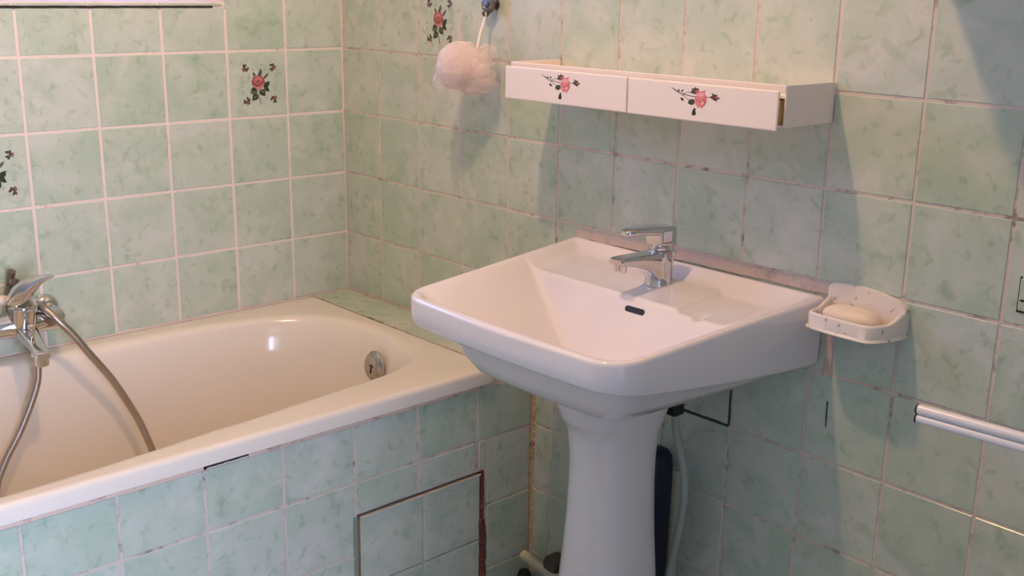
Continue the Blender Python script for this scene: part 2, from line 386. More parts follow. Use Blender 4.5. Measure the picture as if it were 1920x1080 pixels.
def put_print(parent, shapes, cx, cy, cz, s, plane, sx=1.0, name='rose_print', label=None):
    V, F, MI, ms = print_geo(shapes)
    if plane == 'A': V = [(cx+.00018+d, cy+x*s*sx, cz+y*s) for x, y, d in V]
    else: V = [(cx+x*s*sx, cy-.00018-d, cz+y*s) for x, y, d in V]
    o = obj(name, (V, F, MI), ms, parent)
    if label: o['label'] = label
    return o

# ------------------------------------------------------------------ the room
P = .152
def framed(name, plane, lo, hi, hole, t0, t1, m, at=None):
    """a wall slab with one rectangular hole (a0,a1,b0,b1)"""
    (A0, B0), (A1, B1) = lo, hi; a0, a1, b0, b1 = hole
    bs = []
    for r in [(A0, a0, B0, B1), (a1, A1, B0, B1), (a0, a1, B0, b0), (a0, a1, b1, B1)]:
        if plane == 'A': bs.append(box(t0, t1, r[0], r[1], r[2], r[3]))
        else: bs.append(box(r[0], r[1], t0, t1, r[2], r[3]))
    return struct(obj(name, join(*bs), m))
ZC = 1.12     # ceiling, 2.45 m above the floor
G = .0012
wall_left = framed('wall_left', 'A', (YB, -ZF), (.15, ZC), (WIN1[0], WIN1[1], WIN1[2]-.012, WIN1[3]), -.32, -G, M_groutA)
wall_right = struct(obj('wall_right', box(-.32, XR, G, .15, -ZF, ZC), M_groutB))
wall_front = struct(obj('wall_front', box(-.32, XR, YB-.12, YB, -ZF, ZC), M_paint))
wall_back = framed('wall_back', 'A', (YB-.12, -ZF), (.15, ZC), DOOR, XR, XR+.10, M_paint)
M_hall = mat('dark_hall_walls', (.10, .09, .08), .6)  # unseen hall, walls darkened so little daylight bounces into the room
wall_hall_left = struct(obj('wall_hall_left', box(XR+.10, XH, HALL[1], HALL[1]+.1, -ZF, ZC), M_hall))
wall_hall_right = struct(obj('wall_hall_right', box(XR+.10, XH, HALL[0]-.1, HALL[0], -ZF, ZC), M_hall))
wall_hall_end = framed('wall_hall_end', 'A', (HALL[0]-.1, -ZF), (HALL[1]+.1, ZC), HALL, XH, XH+.10, M_hall)
door_frame = struct(obj('door_1', join(rbox(XR-.015, XR+.115, DOOR[0]-.05, DOOR[0]+.012, -ZF, DOOR[3]+.05), rbox(XR-.015, XR+.115, DOOR[1]-.012, DOOR[1]+.05, -ZF, DOOR[3]+.05), rbox(XR-.015, XR+.115, DOOR[0], DOOR[1], DOOR[3]-.012, DOOR[3]+.05)), M_wframe))
floor = struct(obj('floor', box(-.32, XH+.1, HALL[0]-.1, .15, -ZF-.1, -ZF), M_floor))
ceiling = struct(obj('ceiling', box(-.32, XH+.1, HALL[0]-.1, .15, ZC, ZC+.1), mat('ceiling_paint', (.50, .55, .58), .9)))

# window 1 above the tub: sill of tiles, frame, panes
win1 = struct(obj('window_1', join(box(-.20, -.16, WIN1[0], WIN1[0]+.05, WIN1[2]+.02, WIN1[3]), box(-.20, -.16, WIN1[1]-.05, WIN1[1], WIN1[2]+.02, WIN1[3]),
        box(-.20, -.16, WIN1[0], WIN1[1], WIN1[2]+.012, WIN1[2]+.055), box(-.20, -.16, WIN1[0], WIN1[1], WIN1[3]-.05, WIN1[3]),
        box(-.20, -.16, -.80, -.75, WIN1[2]+.02, WIN1[3])), M_wframe))
obj('pane', box(-.182, -.178, WIN1[0]+.05, -.80, WIN1[2]+.055, WIN1[3]-.05), M_glass, win1)
obj('pane', box(-.182, -.178, -.75, WIN1[1]-.05, WIN1[2]+.055, WIN1[3]-.05), M_glass, win1)
sill = struct(obj('trim_1', xf(box(-.17, -.006, WIN1[0], WIN1[1], -.011, .003), lambda v: Vector((v.x, v.y, v.z+WIN1[2]-.10*v.x))), M_groutA))
for k in range(7):
    y1 = WIN1[1]-.012-k*.152; y0 = max(y1-.152, WIN1[0])
    o = tile(sill, 'T', -.155, .0, y0, y1, WIN1[2]+.0085, .004, jit=0)
    if o: o.rotation_euler = (0, math.atan(.10), 0)
o = obj('open_joint', strip_yz([(WIN1[0], WIN1[2]-.0065), (-.50, WIN1[2]-.0065), (-.34, WIN1[2]-.0065)], .0042, .0006, -.004, 31, 40), M_dark, sill); o['label'] = 'black open joint under the window sill tiles'
# tiles of the wall along the tub
colsA = [0, -.159] + [-.159-P*k for k in range(1, 9)]
ROSE = tile_rose(); NPR = 0
for i in range(len(colsA)-1):
    y1, y0 = colsA[i], colsA[i+1]
    for r in range(-3, 5):
        z1, z0 = -P*r, -P*(r+1)
        if i >= 2 and z0 > WIN1[2]-.01 and z1 < WIN1[3]: continue
        if i >= 2 and z1 > WIN1[2] > z0: z1 = WIN1[2]-.006
        if i < 2 and r < -2 and False: continue
        yy0 = max(y0, -.302) if (i == 1 and z0 > -.06) else y0
        t = tile(wall_left, 'A', yy0, y1, z0, z1, 0, .0058)
        if (i, r) in ((1, 1), (5, 2)):
            put_print(t, ROSE, t.matrix_basis.translation.x+wloc(wall_left).x, (y0+y1)/2+.004, (z0+z1)/2, .059, 'A')
# tiles of the wall behind the basin
for i in range(17):
    x0, x1 = P*i, P*(i+1)
    for r in range(-3, 9):
        z1, z0 = -P*r, -P*(r+1)
        if r == 8: z0 = -ZF
        a0 = x0
        if z1 < -.75:
            if x1 < .70: continue
            if x0 < .70: a0 = .706
        if r == 4 and x1 < .72: z0 = -.757
        t = tile(wall_right, 'B', a0, x1, z0, z1, 0, .0046)
        if (i, r) == (2, 0):
            put_print(t, ROSE, (x0+x1)/2, wloc(t).y, (z0+z1)/2, .059, 'B')
# open dark joints, sealant behind the basin
o = obj('sealant', strip_xz([(.822, -.472), (1.10, -.467), (1.40, -.466)], .022, -.0035, .001, 3, 22, rag=.12), M_seal, wall_right); o['label'] = 'pinkish sealant bead above the basin'
o = obj('sealant', strip_xz([(1.400, -.47), (1.403, -.53), (1.404, -.612)], .020, -.003, .001, 4, 16, True, rag=.12), M_seal, wall_right)
o = obj('open_joint', join(strip_xz([(1.106, -.760), (1.214, -.760)], .005, -.0007, .001, 5), strip_xz([(1.214, -.758), (1.214, -.69)], .0045, -.0007, .001, 6, vertical=True)), M_darkgreen, wall_right); o['label'] = 'dark open joint under the basin'
o = obj('drip_mark', strip_xz([(1.408, -.655), (1.409, -.70)], .0035, -.0006, .001, 8, 8, True), M_darkgreen, wall_right)
o = obj('corner_grout', strip_xz([(.703, -.80), (.702, -1.0), (.704, -1.20)], .014, -.002, .001, 9, 40, True, .45), M_beige, wall_right); o['label'] = 'stained beige corner grout'
# inspection cover at the right edge
cover = tag(obj('inspection_cover', rbox(1.694, 1.775, -.004, -.0002, -.432, -.385, .0015), M_tile), 'small flat green cover plate with dark outline on the wall tiles at far right', 'cover plate')
obj('outline', join(box(1.6925, 1.6945, -.002, -.0003, -.4345, -.383), box(1.6925, 1.777, -.002, -.0003, -.4345, -.4315), box(1.697, 1.712, -.0046, -.0038, -.418, -.415)), M_dark, cover)

# wall-hung cupboard beyond the right edge of the frame, whose shade falls on the tiles
cup = thing('wall_cabinet', 'white wall cabinet hanging just beyond the upper right edge of the photo', 'cabinet', (1.72, 0, .12))
obj('body', rbox(1.475, 2.02, -.245, -.002, .12, .72, .003), M_white, cup)
for k in range(2):
    d = obj('door', rbox(1.477+k*.2725, 1.745+k*.2725, -.263, -.246, .123, .717, .003), M_white, cup)
    obj('knob', lathe([(.004, 0), (.004, -.012), (.010, -.015), (.010, -.024), (.006, -.027)], (1.728+k*.04, -.263, .2), 'y', 16), M_chrome, d, 40)

# ------------------------------------------------------------------ tub ledge, tub panel, access panel
ledge = struct(obj('trim_2', box(.0, .697, -.104, .0, -.80, -.7612), M_groutB))
for k in range(5):
    a0 = .152*k; a1 = min(.152*(k+1), .699)
    tile(ledge, 'T', a0+.002, a1, -.104, -.001, -.760, .0015)
PAN = (-.452, -.139, -1.30, -.990)
panel = thing('tub_panel', 'green tiled masonry panel along the front of the bathtub', 'tub panel', (.67, -.9, -ZF))
obj('masonry', join(box(.682, .6968, -1.65, PAN[0]-.004, -ZF, -.795), box(.682, .6968, PAN[1]+.004, 0, -ZF, -.795), box(.682, .6968, PAN[0]-.004, PAN[1]+.004, PAN[3]+.004, -.795), box(.682, .6968, PAN[0]-.004, PAN[1]+.004, -ZF, PAN[2])), M_groutB, panel)
colsP = [0, -.156] + [-.156-P*k for k in range(1, 11)]
rowsP = [-.800, -.917, -1.069, -1.221, -ZF]
for i in range(len(colsP)-1):
    y1, y0 = colsP[i], colsP[i+1]
    for r in range(4):
        z1, z0 = rowsP[r], rowsP[r+1]
        if i == 0 and r >= 1:
            tile(panel, 'A', -.127, y1, z0, z1, .698, .005)
            if r == 1: tile(panel, 'A', -.150, -.129, PAN[3]+.004, z1, .698, .003)
            continue
        if i in (1, 2) and r >= 1:
            if r == 1: tile(panel, 'A', y0, y1, PAN[3]+.004, z1, .698, .005)
            continue
        tile(panel, 'A', max(y0, -1.65), y1, z0, z1, .698, .005)
o = obj('sealant', strip_yz([(-1.64, -.7965), (-.76, -.7965), (-.765, -.7965)], .012, .7005, .694, 11, 60), M_rimjoint, panel); o['label'] = 'crumbling beige joint under the tub rim'
obj('sealant', strip_yz([(-.68, -.797), (-.10, -.795)], .012, .7005, .694, 12, 40), M_rimjoint, panel)
o = obj('open_joint', strip_yz([(-.768, -.796), (-.68, -.795)], .007, .6995, .694, 13, 16), M_dark, panel)
acc = thing('access_panel', 'removable hatch of four green tiles in the tub panel, dark gap around it', 'access panel', (.69, -.295, PAN[2]))
obj('board', box(.684, .6935, PAN[0]+.004, PAN[1]-.004, PAN[2]+.004, PAN[3]-.004), M_groutB, acc)
for a in range(2):
    for b in range(2):
        tile(acc, 'A', PAN[0]+.003+a*.152, PAN[0]+.003+(a+1)*.152, PAN[3]-.003-(b+1)*.152, PAN[3]-.003-b*.152, .6975, .0035)
obj('edge_strip', join(box(.690, .6985, PAN[0]-.0145, PAN[0]-.004, PAN[2], PAN[3]+.001)), mat('grey_green_strip', (.26, .28, .23), .5), acc)
obj('edge_strip', box(.690, .6988, PAN[0]+.002, PAN[0]+.0045, PAN[2], PAN[3]-.004), mat('pale_edge', (.62, .56, .42), .5), acc)
obj('edge_strip', box(.690, .6988, PAN[0]+.002, PAN[1]-.004, PAN[3]-.0055, PAN[3]-.003), mat('pale_edge_top', (.66, .58, .47), .6), acc)
o = obj('sealant', strip_yz([(-.139, -.985), (-.138, -1.04), (-.139, -1.11)], .0065, .7005, .69, 17, 18, True, .4), M_rust, acc); o['label'] = 'red brown rusty sealant'
obj('sealant', strip_yz([(-.139, -1.10), (-.134, -1.15), (-.136, -1.24)], .018, .7005, .69, 18, 18, True, .35), M_rust, acc)
obj('sealant', strip_yz([(-.134, -.985), (-.130, -1.01)], .011, .7008, .69, 19, 8, True, .4), M_seal, acc)

# ------------------------------------------------------------------ bathtub
ZT = -.760
inner = [(.05,-1.0),(.060,-.757),(.062,-.641),(.068,-.482),(.088,-.36),(.114,-.274),(.175,-.196),(.285,-.156),(.422,-.163),(.523,-.201),(.575,-.26),(.594,-.338),(.603,-.421),
         (.613,-.524),(.624,-.621),(.633,-.726),(.643,-.814),(.652,-.911),(.659,-1.0),(.664,-1.082),(.668,-1.25),(.655,-1.38),(.59,-1.50),(.35,-1.555),(.12,-1.50),(.052,-1.38),(.045,-1.25),(.047,-1.12)]
loop = spline([inner[-1]+(0,)] + [p+(0,) for p in inner] + [inner[0]+(0,)], 500)[18:]
CX, CY = .35, -.80
NA = 220
TX0, TX1, TY0, TY1 = .002, .7055, -1.64, -.1055
def ray_poly(a, poly):
    d = Vector((cos(a), sin(a))); best = None
    for i in range(len(poly)):
        p = Vector((poly[i][0]-CX, poly[i][1]-CY)); q = Vector((poly[(i+1) % len(poly)][0]-CX, poly[(i+1) % len(poly)][1]-CY)); e = q-p
        den = d.x*e.y-d.y*e.x
        if abs(den) < 1e-12: continue
        t = (p.x*e.y-p.y*e.x)/den; s = (p.x*d.y-p.y*d.x)/den
        if t > 0 and -1e-6 <= s <= 1+1e-6 and (best is None or t < best): best = t
    return best
def rect_poly(ins, rad):
    x0, x1, y0, y1 = TX0+ins, TX1-ins, TY0+ins, TY1-ins; out = []
    rad = max(rad-ins, .002)
    for cx, cy, a in [(x1-rad, y1-rad, 0), (x0+rad, y1-rad, 90), (x0+rad, y0+rad, 180), (x1-rad, y0+rad, 270)]:
        out += [(cx+rad*cos(math.radians(a+k*15)), cy+rad*sin(math.radians(a+k*15))) for k in range(7)]
    return out
# angles: even ones plus the four corners
angs = [2*pi*k/NA for k in range(NA)]
for px, py in [(TX0, TY0), (TX1, TY0), (TX0, TY1), (TX1, TY1)]:
    a0 = math.atan2(py-CY, px-CX) % (2*pi); angs += [a0-.012, a0, a0+.012]
angs = sorted(angs)
Rin = [ray_poly(a, [(p.x, p.y) for p in loop]) for a in angs]
Rin = [x if x else .3 for x in Rin]
def outer_ring(ins, z, rad=.014):
    pl = rect_poly(ins, rad); return [(CX+ray_poly(a, pl)*cos(a), CY+ray_poly(a, pl)*sin(a), z) for a in angs]
def inner_ring(d, z, f=1.0):
    out = []
    for a, R in zip(angs, Rin):
        q = (R+d)*f; out.append((CX+q*cos(a), CY+q*sin(a), z))
    return out
def shrink(k, z, sx=None):
    cx, cy = .345, -.86
    return [(cx+(CX+R*cos(a)-cx)*(1-k*1.0), cy+(CY+R*sin(a)-cy)*(1-k*.55), z) for a, R in zip(angs, Rin)]
rings = [outer_ring(.006, -.790), outer_ring(.0, -.7915), outer_ring(.0, -.770), outer_ring(.001, -.7655), outer_ring(.004, -.7618), outer_ring(.009, -.7602), outer_ring(.013, ZT)]
for d, z in [(.024, -.7600), (.014, -.7608), (.006, -.7632), (0, -.7672), (-.005, -.7735), (-.009, -.783)]: rings.append(inner_ring(d, z))
for k, z in [(.045, -.80), (.07, -.84), (.10, -.90), (.13, -.97), (.165, -1.04), (.20, -1.09), (.25, -1.125), (.32, -1.147), (.45, -1.158), (.7, -1.163), (.97, -1.165)]: rings.append(shrink(k, z))
tub = tag(obj('bathtub', loft(rings, False, True), M_enamel, None, 50), 'cream white enamelled bathtub built in against the tiled wall', 'bathtub')
# overflow cover on the end wall of the tub
og = lathe([(.0345, 0), (.0345, .004), (.031, .008), (.020, .011), (.0005, .012)], (0, 0, 0), 'z', 32, True)
Rm = Matrix.Rotation(math.radians(80), 4, 'X')     # faces -y, leaning up
ovc = Vector((.392, -.1935, -.824))
ov = obj('overflow_cover', xf(og, lambda v: Rm @ v + ovc), M_brush, tub, 40); ov['label'] = 'round worn chrome overflow cover'
obj('screw', xf(join(box(-.006, .006, -.0015, .0015, .0118, .0128), box(-.0015, .0015, -.016, .004, .0118, .0128)), lambda v: Rm @ v + ovc), M_dark, ov)
tag(tub, tub['label'], 'bathtub')

# ------------------------------------------------------------------ wash basin
YF = -.452
def bxl(y): return .812 + .026*(-y/.45)
def bxr(y): return 1.387 - .040*(-y/.45)
RC = .052
def outl(y):
    """left and right limit of the basin at depth y, round front corners, bowed front"""
    l, r = bxl(y), bxr(y)
    d = y - YF
    if d < RC:
        c = RC - sqrt(max(RC*RC-(RC-d)**2, 0)); l += c; r -= c
    return l, r
ys = []
NV = 120
base = [-.0035 - (abs(YF)-RC-.0035)*k/150 for k in range(151)]
ys = base + [YF+RC*(1-sin(pi/2*k/24)) for k in range(1, 25)]
NU = 200
us = [(1-cos(pi*k/NU))/2*.5 + k/NU*.5 for k in range(NU+1)]
def smin(a, b, k): h = max(k-abs(a-b), 0)/k; return min(a, b)-h*h*k*.25
def smax(a, b, k): return -smin(-a, -b, k)
def sst(a, b, x):
    t = min(max((x-a)/(b-a), 0), 1); return t*t*(3-2*t)
def bow(x):    # the front edge swells forward a little in the middle
    t = (x-1.092)/.255; return -.010*(1-t*t)
def basin_h(x, y, yl):
    d_side = min(x-bxl(y), bxr(y)-x); d_front = y-YF
    # distance to rounded outline
    if d_side < RC and d_front < RC: d = RC - math.hypot(RC-d_side, RC-d_front)
    else: d = min(d_side, d_front)
    d = max(d, 0); db = -y
    rz = -.479 - .034*(-y/.45)
    er = .007
    edge = rz if d > er else rz - er + sqrt(max(er*er-(er-d)**2, 0))
    slope_side = .55 if y > -.16 else .75
    wr = .014 if d_side < d_front else .017
    rim_in = smin(rz, rz - (d-wr)*(1.0 if d_front < d_side else slope_side), .007)
    rim_bk = (rz+.0005) - max(db-.008, 0)*.75
    rim = min(edge, smax(rim_in, rim_bk, .012)) if d > er else edge
    deck = -.5005 - .010*sst(0, 1, (-y-.03)/.13)
    tray = sst(1.205, 1.218, x)*sst(1.350, 1.335, x)*sst(-.030, -.046, y)
    deck -= .0065*tray
    notch = math.exp(-((x-1.252)/.009)**2)*sst(-.125, -.152, y); deck -= .006*notch
    yb = -.158
    bowl = smax(smax(-.503-(x-.838)*.66, -.503-(1.352-x)*.70, .05), smax(-.5095-(yb-y)*1.9, -.515-(y-(YF+.012))*1.3, .05), .028)
    bowl = smax(bowl, -.655 + .25*((x-1.095)**2+(y+.27)**2)*2, .03)
    b = smin(smin(deck, bowl, .005), rz-.012, .004)
    return smax(rim, b, .009) if d > er else rim
V, F = [], []
for y in ys:
    l, r = outl(y)
    for u in us:
        x = l+(r-l)*u; f = (y/YF)**2
        V.append((x, y+bow(x)*f, basin_h(x, y, l)))
n1 = NU+1
for i in range(len(ys)-1):
    for j in range(NU): F.append((i*n1+j, i*n1+j+1, (i+1)*n1+j+1, (i+1)*n1+j))
# boundary loop: left side (back to front), front, right side (front to back), back
nr = len(ys)
bl = [i*n1 for i in range(nr)] + [(nr-1)*n1+j for j in range(1, NU)] + [i*n1+NU for i in range(nr-1, -1, -1)] + [j for j in range(NU-1, 0, -1)]
def zb(y): return -.597 + .034*(min(-y, .45)/.45)**1.6
prev = bl
bp = [Vector(V[i]) for i in bl]
bc = Vector((1.095, -.20, 0))
def addring(fn):
    global prev
    k = len(V); V.extend([fn(p) for p in bp]); cur = list(range(k, k+len(bp)))
    for j in range(len(bp)):
        m = (j+1) % len(bp); F.append((prev[j], prev[m], cur[m], cur[j]))
    prev = cur
def scl(p, s, z): return (bc.x+(p.x-bc.x)*s, min(bc.y+(p.y-bc.y)*s, -.0035), z)
addring(lambda p: (bc.x+(p.x-bc.x)*.998, p.y, (p.z+zb(p.y))/2))
addring(lambda p: (bc.x+(p.x-bc.x)*.993, min(bc.y+(p.y-bc.y)*.995, -.0035), zb(p.y)+.006))
addring(lambda p: scl(p, .984, zb(p.y)+.0012))
addring(lambda p: scl(p, .968, zb(p.y)))
def belly(p, sx, sy, z, f):
    return (1.095+(p.x-1.095)*sx, min(-.19+(p.y+.19)*sy, -.0035), zb(p.y)*f+z*(1-f))
for sx, sy, z, f in [(.945, .92, -.575, .99), (.885, .84, -.578, .95), (.835, .775, -.600, .55), (.77, .72, -.628, .15), (.67, .66, -.645, 0), (.53, .58, -.657, 0), (.38, .48, -.664, 0), (.22, .3, -.667, 0)]:
    addring(lambda p, sx=sx, sy=sy, z=z, f=f: belly(p, sx, sy, z, f))
F.append(tuple(prev))
basin = tag(obj('wash_basin', (V, F), M_ceramic, None, 60), 'white ceramic wash basin with faucet deck, mounted against green wall tiles', 'wash basin')
# overflow slot in the rear wall of the bowl
sl = []
for k in range(24):
    a = 2*pi*k/24; sx = .0165 if cos(a) > 0 else -.0165
    sl.append((sx+.0052*cos(a), .0052*sin(a)))
oy = -.169; oz = basin_h(1.128, oy, 0); og_ = (basin_h(1.128, oy+.001, 0)-basin_h(1.128, oy-.001, 0))/.002
sn = Vector((0, -og_, 1)).normalized(); su = Vector((0, 1, og_)).normalized()
oc = Vector((1.128, oy+bow(1.128)*(oy/YF)**2, oz))
rg = [[oc+Vector((1, 0, 0))*x+su*z+sn*h for x, z in sl] for h in (-.004, .0009)]
obj('overflow_slot', loft(rg), M_black, basin)
obj('drain', lathe([(.026, 0), (.026, .003), (.020, .004), (.0005, .002)], (1.095, -.27, -.6535), 'z', 24), M_chrome, basin, 40)
obj('fixing_nut', join(lathe([(.009, 0), (.009, .012)], (1.33, -.10, -.604), 'z', 6)), M_black, basin)

# pedestal
def sup(cx, cy, ax, ayf, ayb, z, n=64, e=2.25):
    out = []
    for k in range(n):
        a = 2*pi*k/n; c, s = cos(a), sin(a)
        x = ax*math.copysign(abs(c)**(2/e), c); y = math.copysign(abs(s)**(2/e), s)
        y *= ayb if y > 0 else ayf
        out.append((cx+x, cy+y, z))
    return out
PX, PY = 1.096, -.170
prof = [(-ZF, .108, .118), (-1.318, .110, .120), (-1.305, .108, .118), (-1.20, .0985, .108), (-1.05, .0860, .096), (-.93, .0770, .087), (-.84, .0728, .084), (-.79, .0735, .085), (-.755, .0770, .090), (-.737, .081, .097), (-.722, .0845, .107), (-.705, .0875, .114), (-.690, .0890, .119), (-.676, .0895, .121)]
pp = spline([(a, b, c) for a, b, c in prof], 60)
ped = tag(obj('pedestal', loft([sup(PX, PY, p[1], p[2], min(p[2]*.8, .10), p[0]) for p in pp]), M_ceramic, None, 50), 'white ceramic pedestal column standing under the wash basin', 'pedestal')

# ------------------------------------------------------------------ basin mixer tap
FX, FY, FZ = 1.098, -.078, -.5055
tap = thing('basin_faucet', 'small chrome single lever mixer tap on the wash basin deck', 'faucet', (FX, FY, FZ))
def rrect(cx, cz, w_, h_, r, y, n=6):
    out = []
    for sx, sz, a in [(1, 1, 0), (-1, 1, 90), (-1, -1, 180), (1, -1, 270)]:
        for k in range(n):
            t = math.radians(a+90*k/(n-1)); out.append((cx+sx*(w_/2-r)+r*cos(t), y, cz+sz*(h_/2-r)+r*sin(t)))
    return out
obj('body', lathe([(.0245, 0), (.0245, .003), (.0225, .006), (.0215, .02), (.0218, .04), (.0222, .058), (.0215, .062), (.018, .064)], (FX, FY, FZ), 'z', 40), M_chrome, tap, 40)
sp = [(FY+.008, FZ+.032, .034, .058), (FY-.016, FZ+.036, .036, .052), (FY-.026, FZ+.041, .036, .041), (FY-.038, FZ+.0465, .036, .0305), (FY-.055, FZ+.0505, .035, .0240), (FY-.080, FZ+.0545, .034, .0180), (FY-.100, FZ+.0565, .033, .0150), (FY-.109, FZ+.0570, .032, .0130), (FY-.114, FZ+.0570, .028, .0090)]
obj('spout', loft([rrect(FX, z, w_, h_, min(.006, h_*.42), y) for y, z, w_, h_ in sp]), M_chrome, tap, 35)
for dx in (-.0065, .0065):
    obj('aerator', lathe([(.0058, 0), (.0062, .002), (.0062, .016)], (FX+dx, FY-.100, FZ+.0385), 'z', 16), M_chrome, tap, 40)
obj('cartridge', lathe([(.0165, 0), (.0165, .006), (.0145, .008), (.0145, .022)], (FX, FY, FZ+.062), 'z', 32), M_chrome, tap, 40)
lv = []
for dy, w_, h_, dz in [(.0245, .034, .026, -.002), (.021, .038, .033, 0), (-.004, .039, .037, .0015), (-.0145, .038, .036, .002), (-.018, .037, .0165, .002), (-.045, .035, .0150, .0025), (-.070, .032, .0135, .0015), (-.084, .028, .0115, -.0005), (-.091, .020, .0085, -.0025), (-.0935, .012, .005, -.004)]:
    tp = FZ + .1055 - dy*.06 + dz
    lv.append((FY+dy, tp-h_/2, w_, h_))
lever = obj('lever', loft([rrect(FX, z, w_, h_, min(.006, h_*.42), y) for y, z, w_, h_ in lv]), M_chrome, tap, 35)
obj('temperature_mark', rbox(FX+.0180, FX+.0202, FY-.012, FY+.009, FZ+.080, FZ+.098, .001), mat('white_mark', (.85, .80, .86), .3), lever)
obj('screw_hole', lathe([(.0032, 0), (.0032, -.0012)], (FX-.009, FY-.0140, FZ+.0885), 'y', 14), M_dark, lever)
obj('pop_up_rod', join(lathe([(.0025, 0), (.0025, .05)], (FX+.006, FY+.030, FZ), 'z', 10), lathe([(.005, 0), (.006, .003), (.005, .009), (.001, .011)], (FX+.006, FY+.030, FZ+.05), 'z', 14)), M_chrome, tap, 40)

# ------------------------------------------------------------------ soap dish and soap
SD = thing('soap_dish', 'cream speckled wall soap dish with raised back, right of the wash basin', 'soap dish', (1.465, -.002, -.512))
# back plate, arched top
bpz = [(1.397, -.512), (1.397, -.458), (1.402, -.4515), (1.42, -.4488), (1.45, -.4478), (1.485, -.4505), (1.515, -.4565), (1.530, -.463), (1.534, -.470), (1.534, -.50), (1.530, -.512)]
ring = lambda y, s=1.0: [(1.4655+(x-1.4655)*s, y, -.48+(z+.48)*s) for x, z in bpz]
obj('back_plate', loft([ring(-.0005), ring(-.009), ring(-.0115, .985)]), M_soapdish, SD, 40)
tr0 = [(1.400, -.002), (1.399, -.040), (1.3995, -.062), (1.404, -.0725), (1.415, -.0775), (1.440, -.0800), (1.470, -.0810), (1.500, -.0805), (1.512, -.0770), (1.520, -.066), (1.527, -.048), (1.532, -.030), (1.5335, -.015), (1.5335, -.002)]
tr = [tuple(p)[:2] for p in spline([(x, y, 0) for x, y in tr0], 60)]
tcx, tcy = 1.466, -.038
def tring(off, z, lift=0):
    out = []
    for x, y in tr:
        d = Vector((x-tcx, (y-tcy)*1.5)); L_ = math.hypot(x-tcx, y-tcy); k = off/L_
        out.append((x+(x-tcx)*k, min(y+(y-tcy)*k, -.002), z+lift*sst(-.050, -.006, y)))
    return out
obj('tray', loft([tring(-.010, -.5125), tring(.0025, -.5125), tring(.0035, -.5112), tring(.0028, -.5095), tring(.0, -.5075), tring(.0, -.4895, .014), tring(-.0010, -.4868, .015), tring(-.0035, -.4856, .015), tring(-.0062, -.4865, .014), tring(-.0075, -.490, .011), tring(-.012, -.5020), tring(-.03, -.5045)]), M_soapdish, SD, 50)
sb = []
for k in range(13):
    t = -pi/2+pi*k/12; s = max(cos(t), .02)**.55
    sb.append([(1.461+.047*s*math.copysign(abs(cos(a))**.75, cos(a)), -.042+.0255*s*math.copysign(abs(sin(a))**.75, sin(a)), -.4895+.0150*math.copysign(abs(sin(t))**.9, sin(t))) for a in [2*pi*j/36 for j in range(36)]])
tag(obj('soap_bar', loft(sb), M_soap, None, 60), 'cream bar of soap lying in the wall soap dish', 'soap')

# ------------------------------------------------------------------ shelf with two drawers
SX0, SX1, SY, SZ0, SZ1 = .758, 1.371, -.131, -.199, -.136
shelf = thing('wall_shelf', 'cream plastic wall shelf with two rose printed drawers above the basin', 'shelf', ((SX0+SX1)/2, 0, SZ0))
tk = .0035
obj('shelf_body', join(rbox(SX0, SX0+tk, SY, -.001, SZ0, SZ1, .001), rbox(SX1-tk, SX1, SY, -.001, SZ0, SZ1, .001), box(SX0+tk, SX1-tk, -.004, -.001, SZ0, SZ1-.022),
    box(SX0+tk, SX1-tk, SY+.001, -.001, SZ0, SZ0+.003), box(SX0+tk, SX1-tk, SY+.0035, -.001, SZ1-.020, SZ1-.017), rbox(SX0+.0005, SX1-.0005, SY, SY+.0035, SZ1-.012, SZ1, .001),
    box(1.0635, 1.0665, SY+.002, -.002, SZ0+.002, SZ1-.018)), M_plastic, shelf)
DR = drawer_rose()
for k, (x0, x1, pull, rx) in enumerate([(.7635, 1.0685, -.0125, .911), (1.0730, 1.3705, -.0150, 1.215)]):
    yb_ = SY+pull
    lab = 'left drawer, its rose sprig left of centre' if k == 0 else 'right drawer, pulled out slightly at its right end'
    d = obj('drawer', rbox(x0, x1, yb_-.005, yb_, -.2025, -.1430, .0022, 2), M_plastic, shelf); d['label'] = lab
    obj('drawer_tray', join(box(x0+.010, x0+.013, yb_, -.012, -.194, -.160), box(x1-.017, x1-.014, yb_, -.012, -.194, -.160), box(x0+.010, x1-.014, yb_, -.012, -.1955, -.193), box(x0+.010, x1-.014, -.014, -.011, -.194, -.160)), M_plasticin, d)
    put_print(d, DR, rx, yb_-.005, -.1635, .0295, 'B', 1.62)

# ------------------------------------------------------------------ hook and bath puff
HX, HZ = .5665, -.0365
hook = thing('wall_hook', 'round tarnished metal hook on the tiles above the bath puff', 'hook', (HX, 0, HZ-.02))
obj('stem', lathe([(.012, -.0005), (.012, -.003), (.0055, -.005), (.0050, -.020)], (HX, 0, HZ), 'y', 20), M_tarnish, hook, 40)
obj('rosette', lathe([(.0165, -.018), (.0188, -.0195), (.0188, -.0225), (.0165, -.0255), (.0105, -.0265), (.0095, -.0255), (.0065, -.0255), (.0055, -.0280), (.0005, -.0285)], (HX, 0, HZ), 'y', 32), M_tarnish, hook, 40)
obj('prong', tube(spline([(HX, -.020, HZ-.013), (HX, -.022, HZ-.020), (HX, -.028, HZ-.0225), (HX, -.033, HZ-.020), (HX, -.0345, HZ-.014)], 18), [.0030]*15+[.0032, .0034, .003, .0018], 12), M_tarnish, hook, 60)
puff = thing('bath_puff', 'pink white netting bath puff hanging by a cord from the wall hook', 'bath puff', (.556, -.062, -.21))
cords = []
for dx in (-.0016, .0016):
    cords.append(tube(spline([(HX+dx, -.0285, HZ-.0185), (HX+.001+dx, -.034, HZ-.035), (HX+.003+dx, -.045, HZ-.058), (HX+.006+dx, -.055, HZ-.085)], 30), .0019, 8, True, .25))
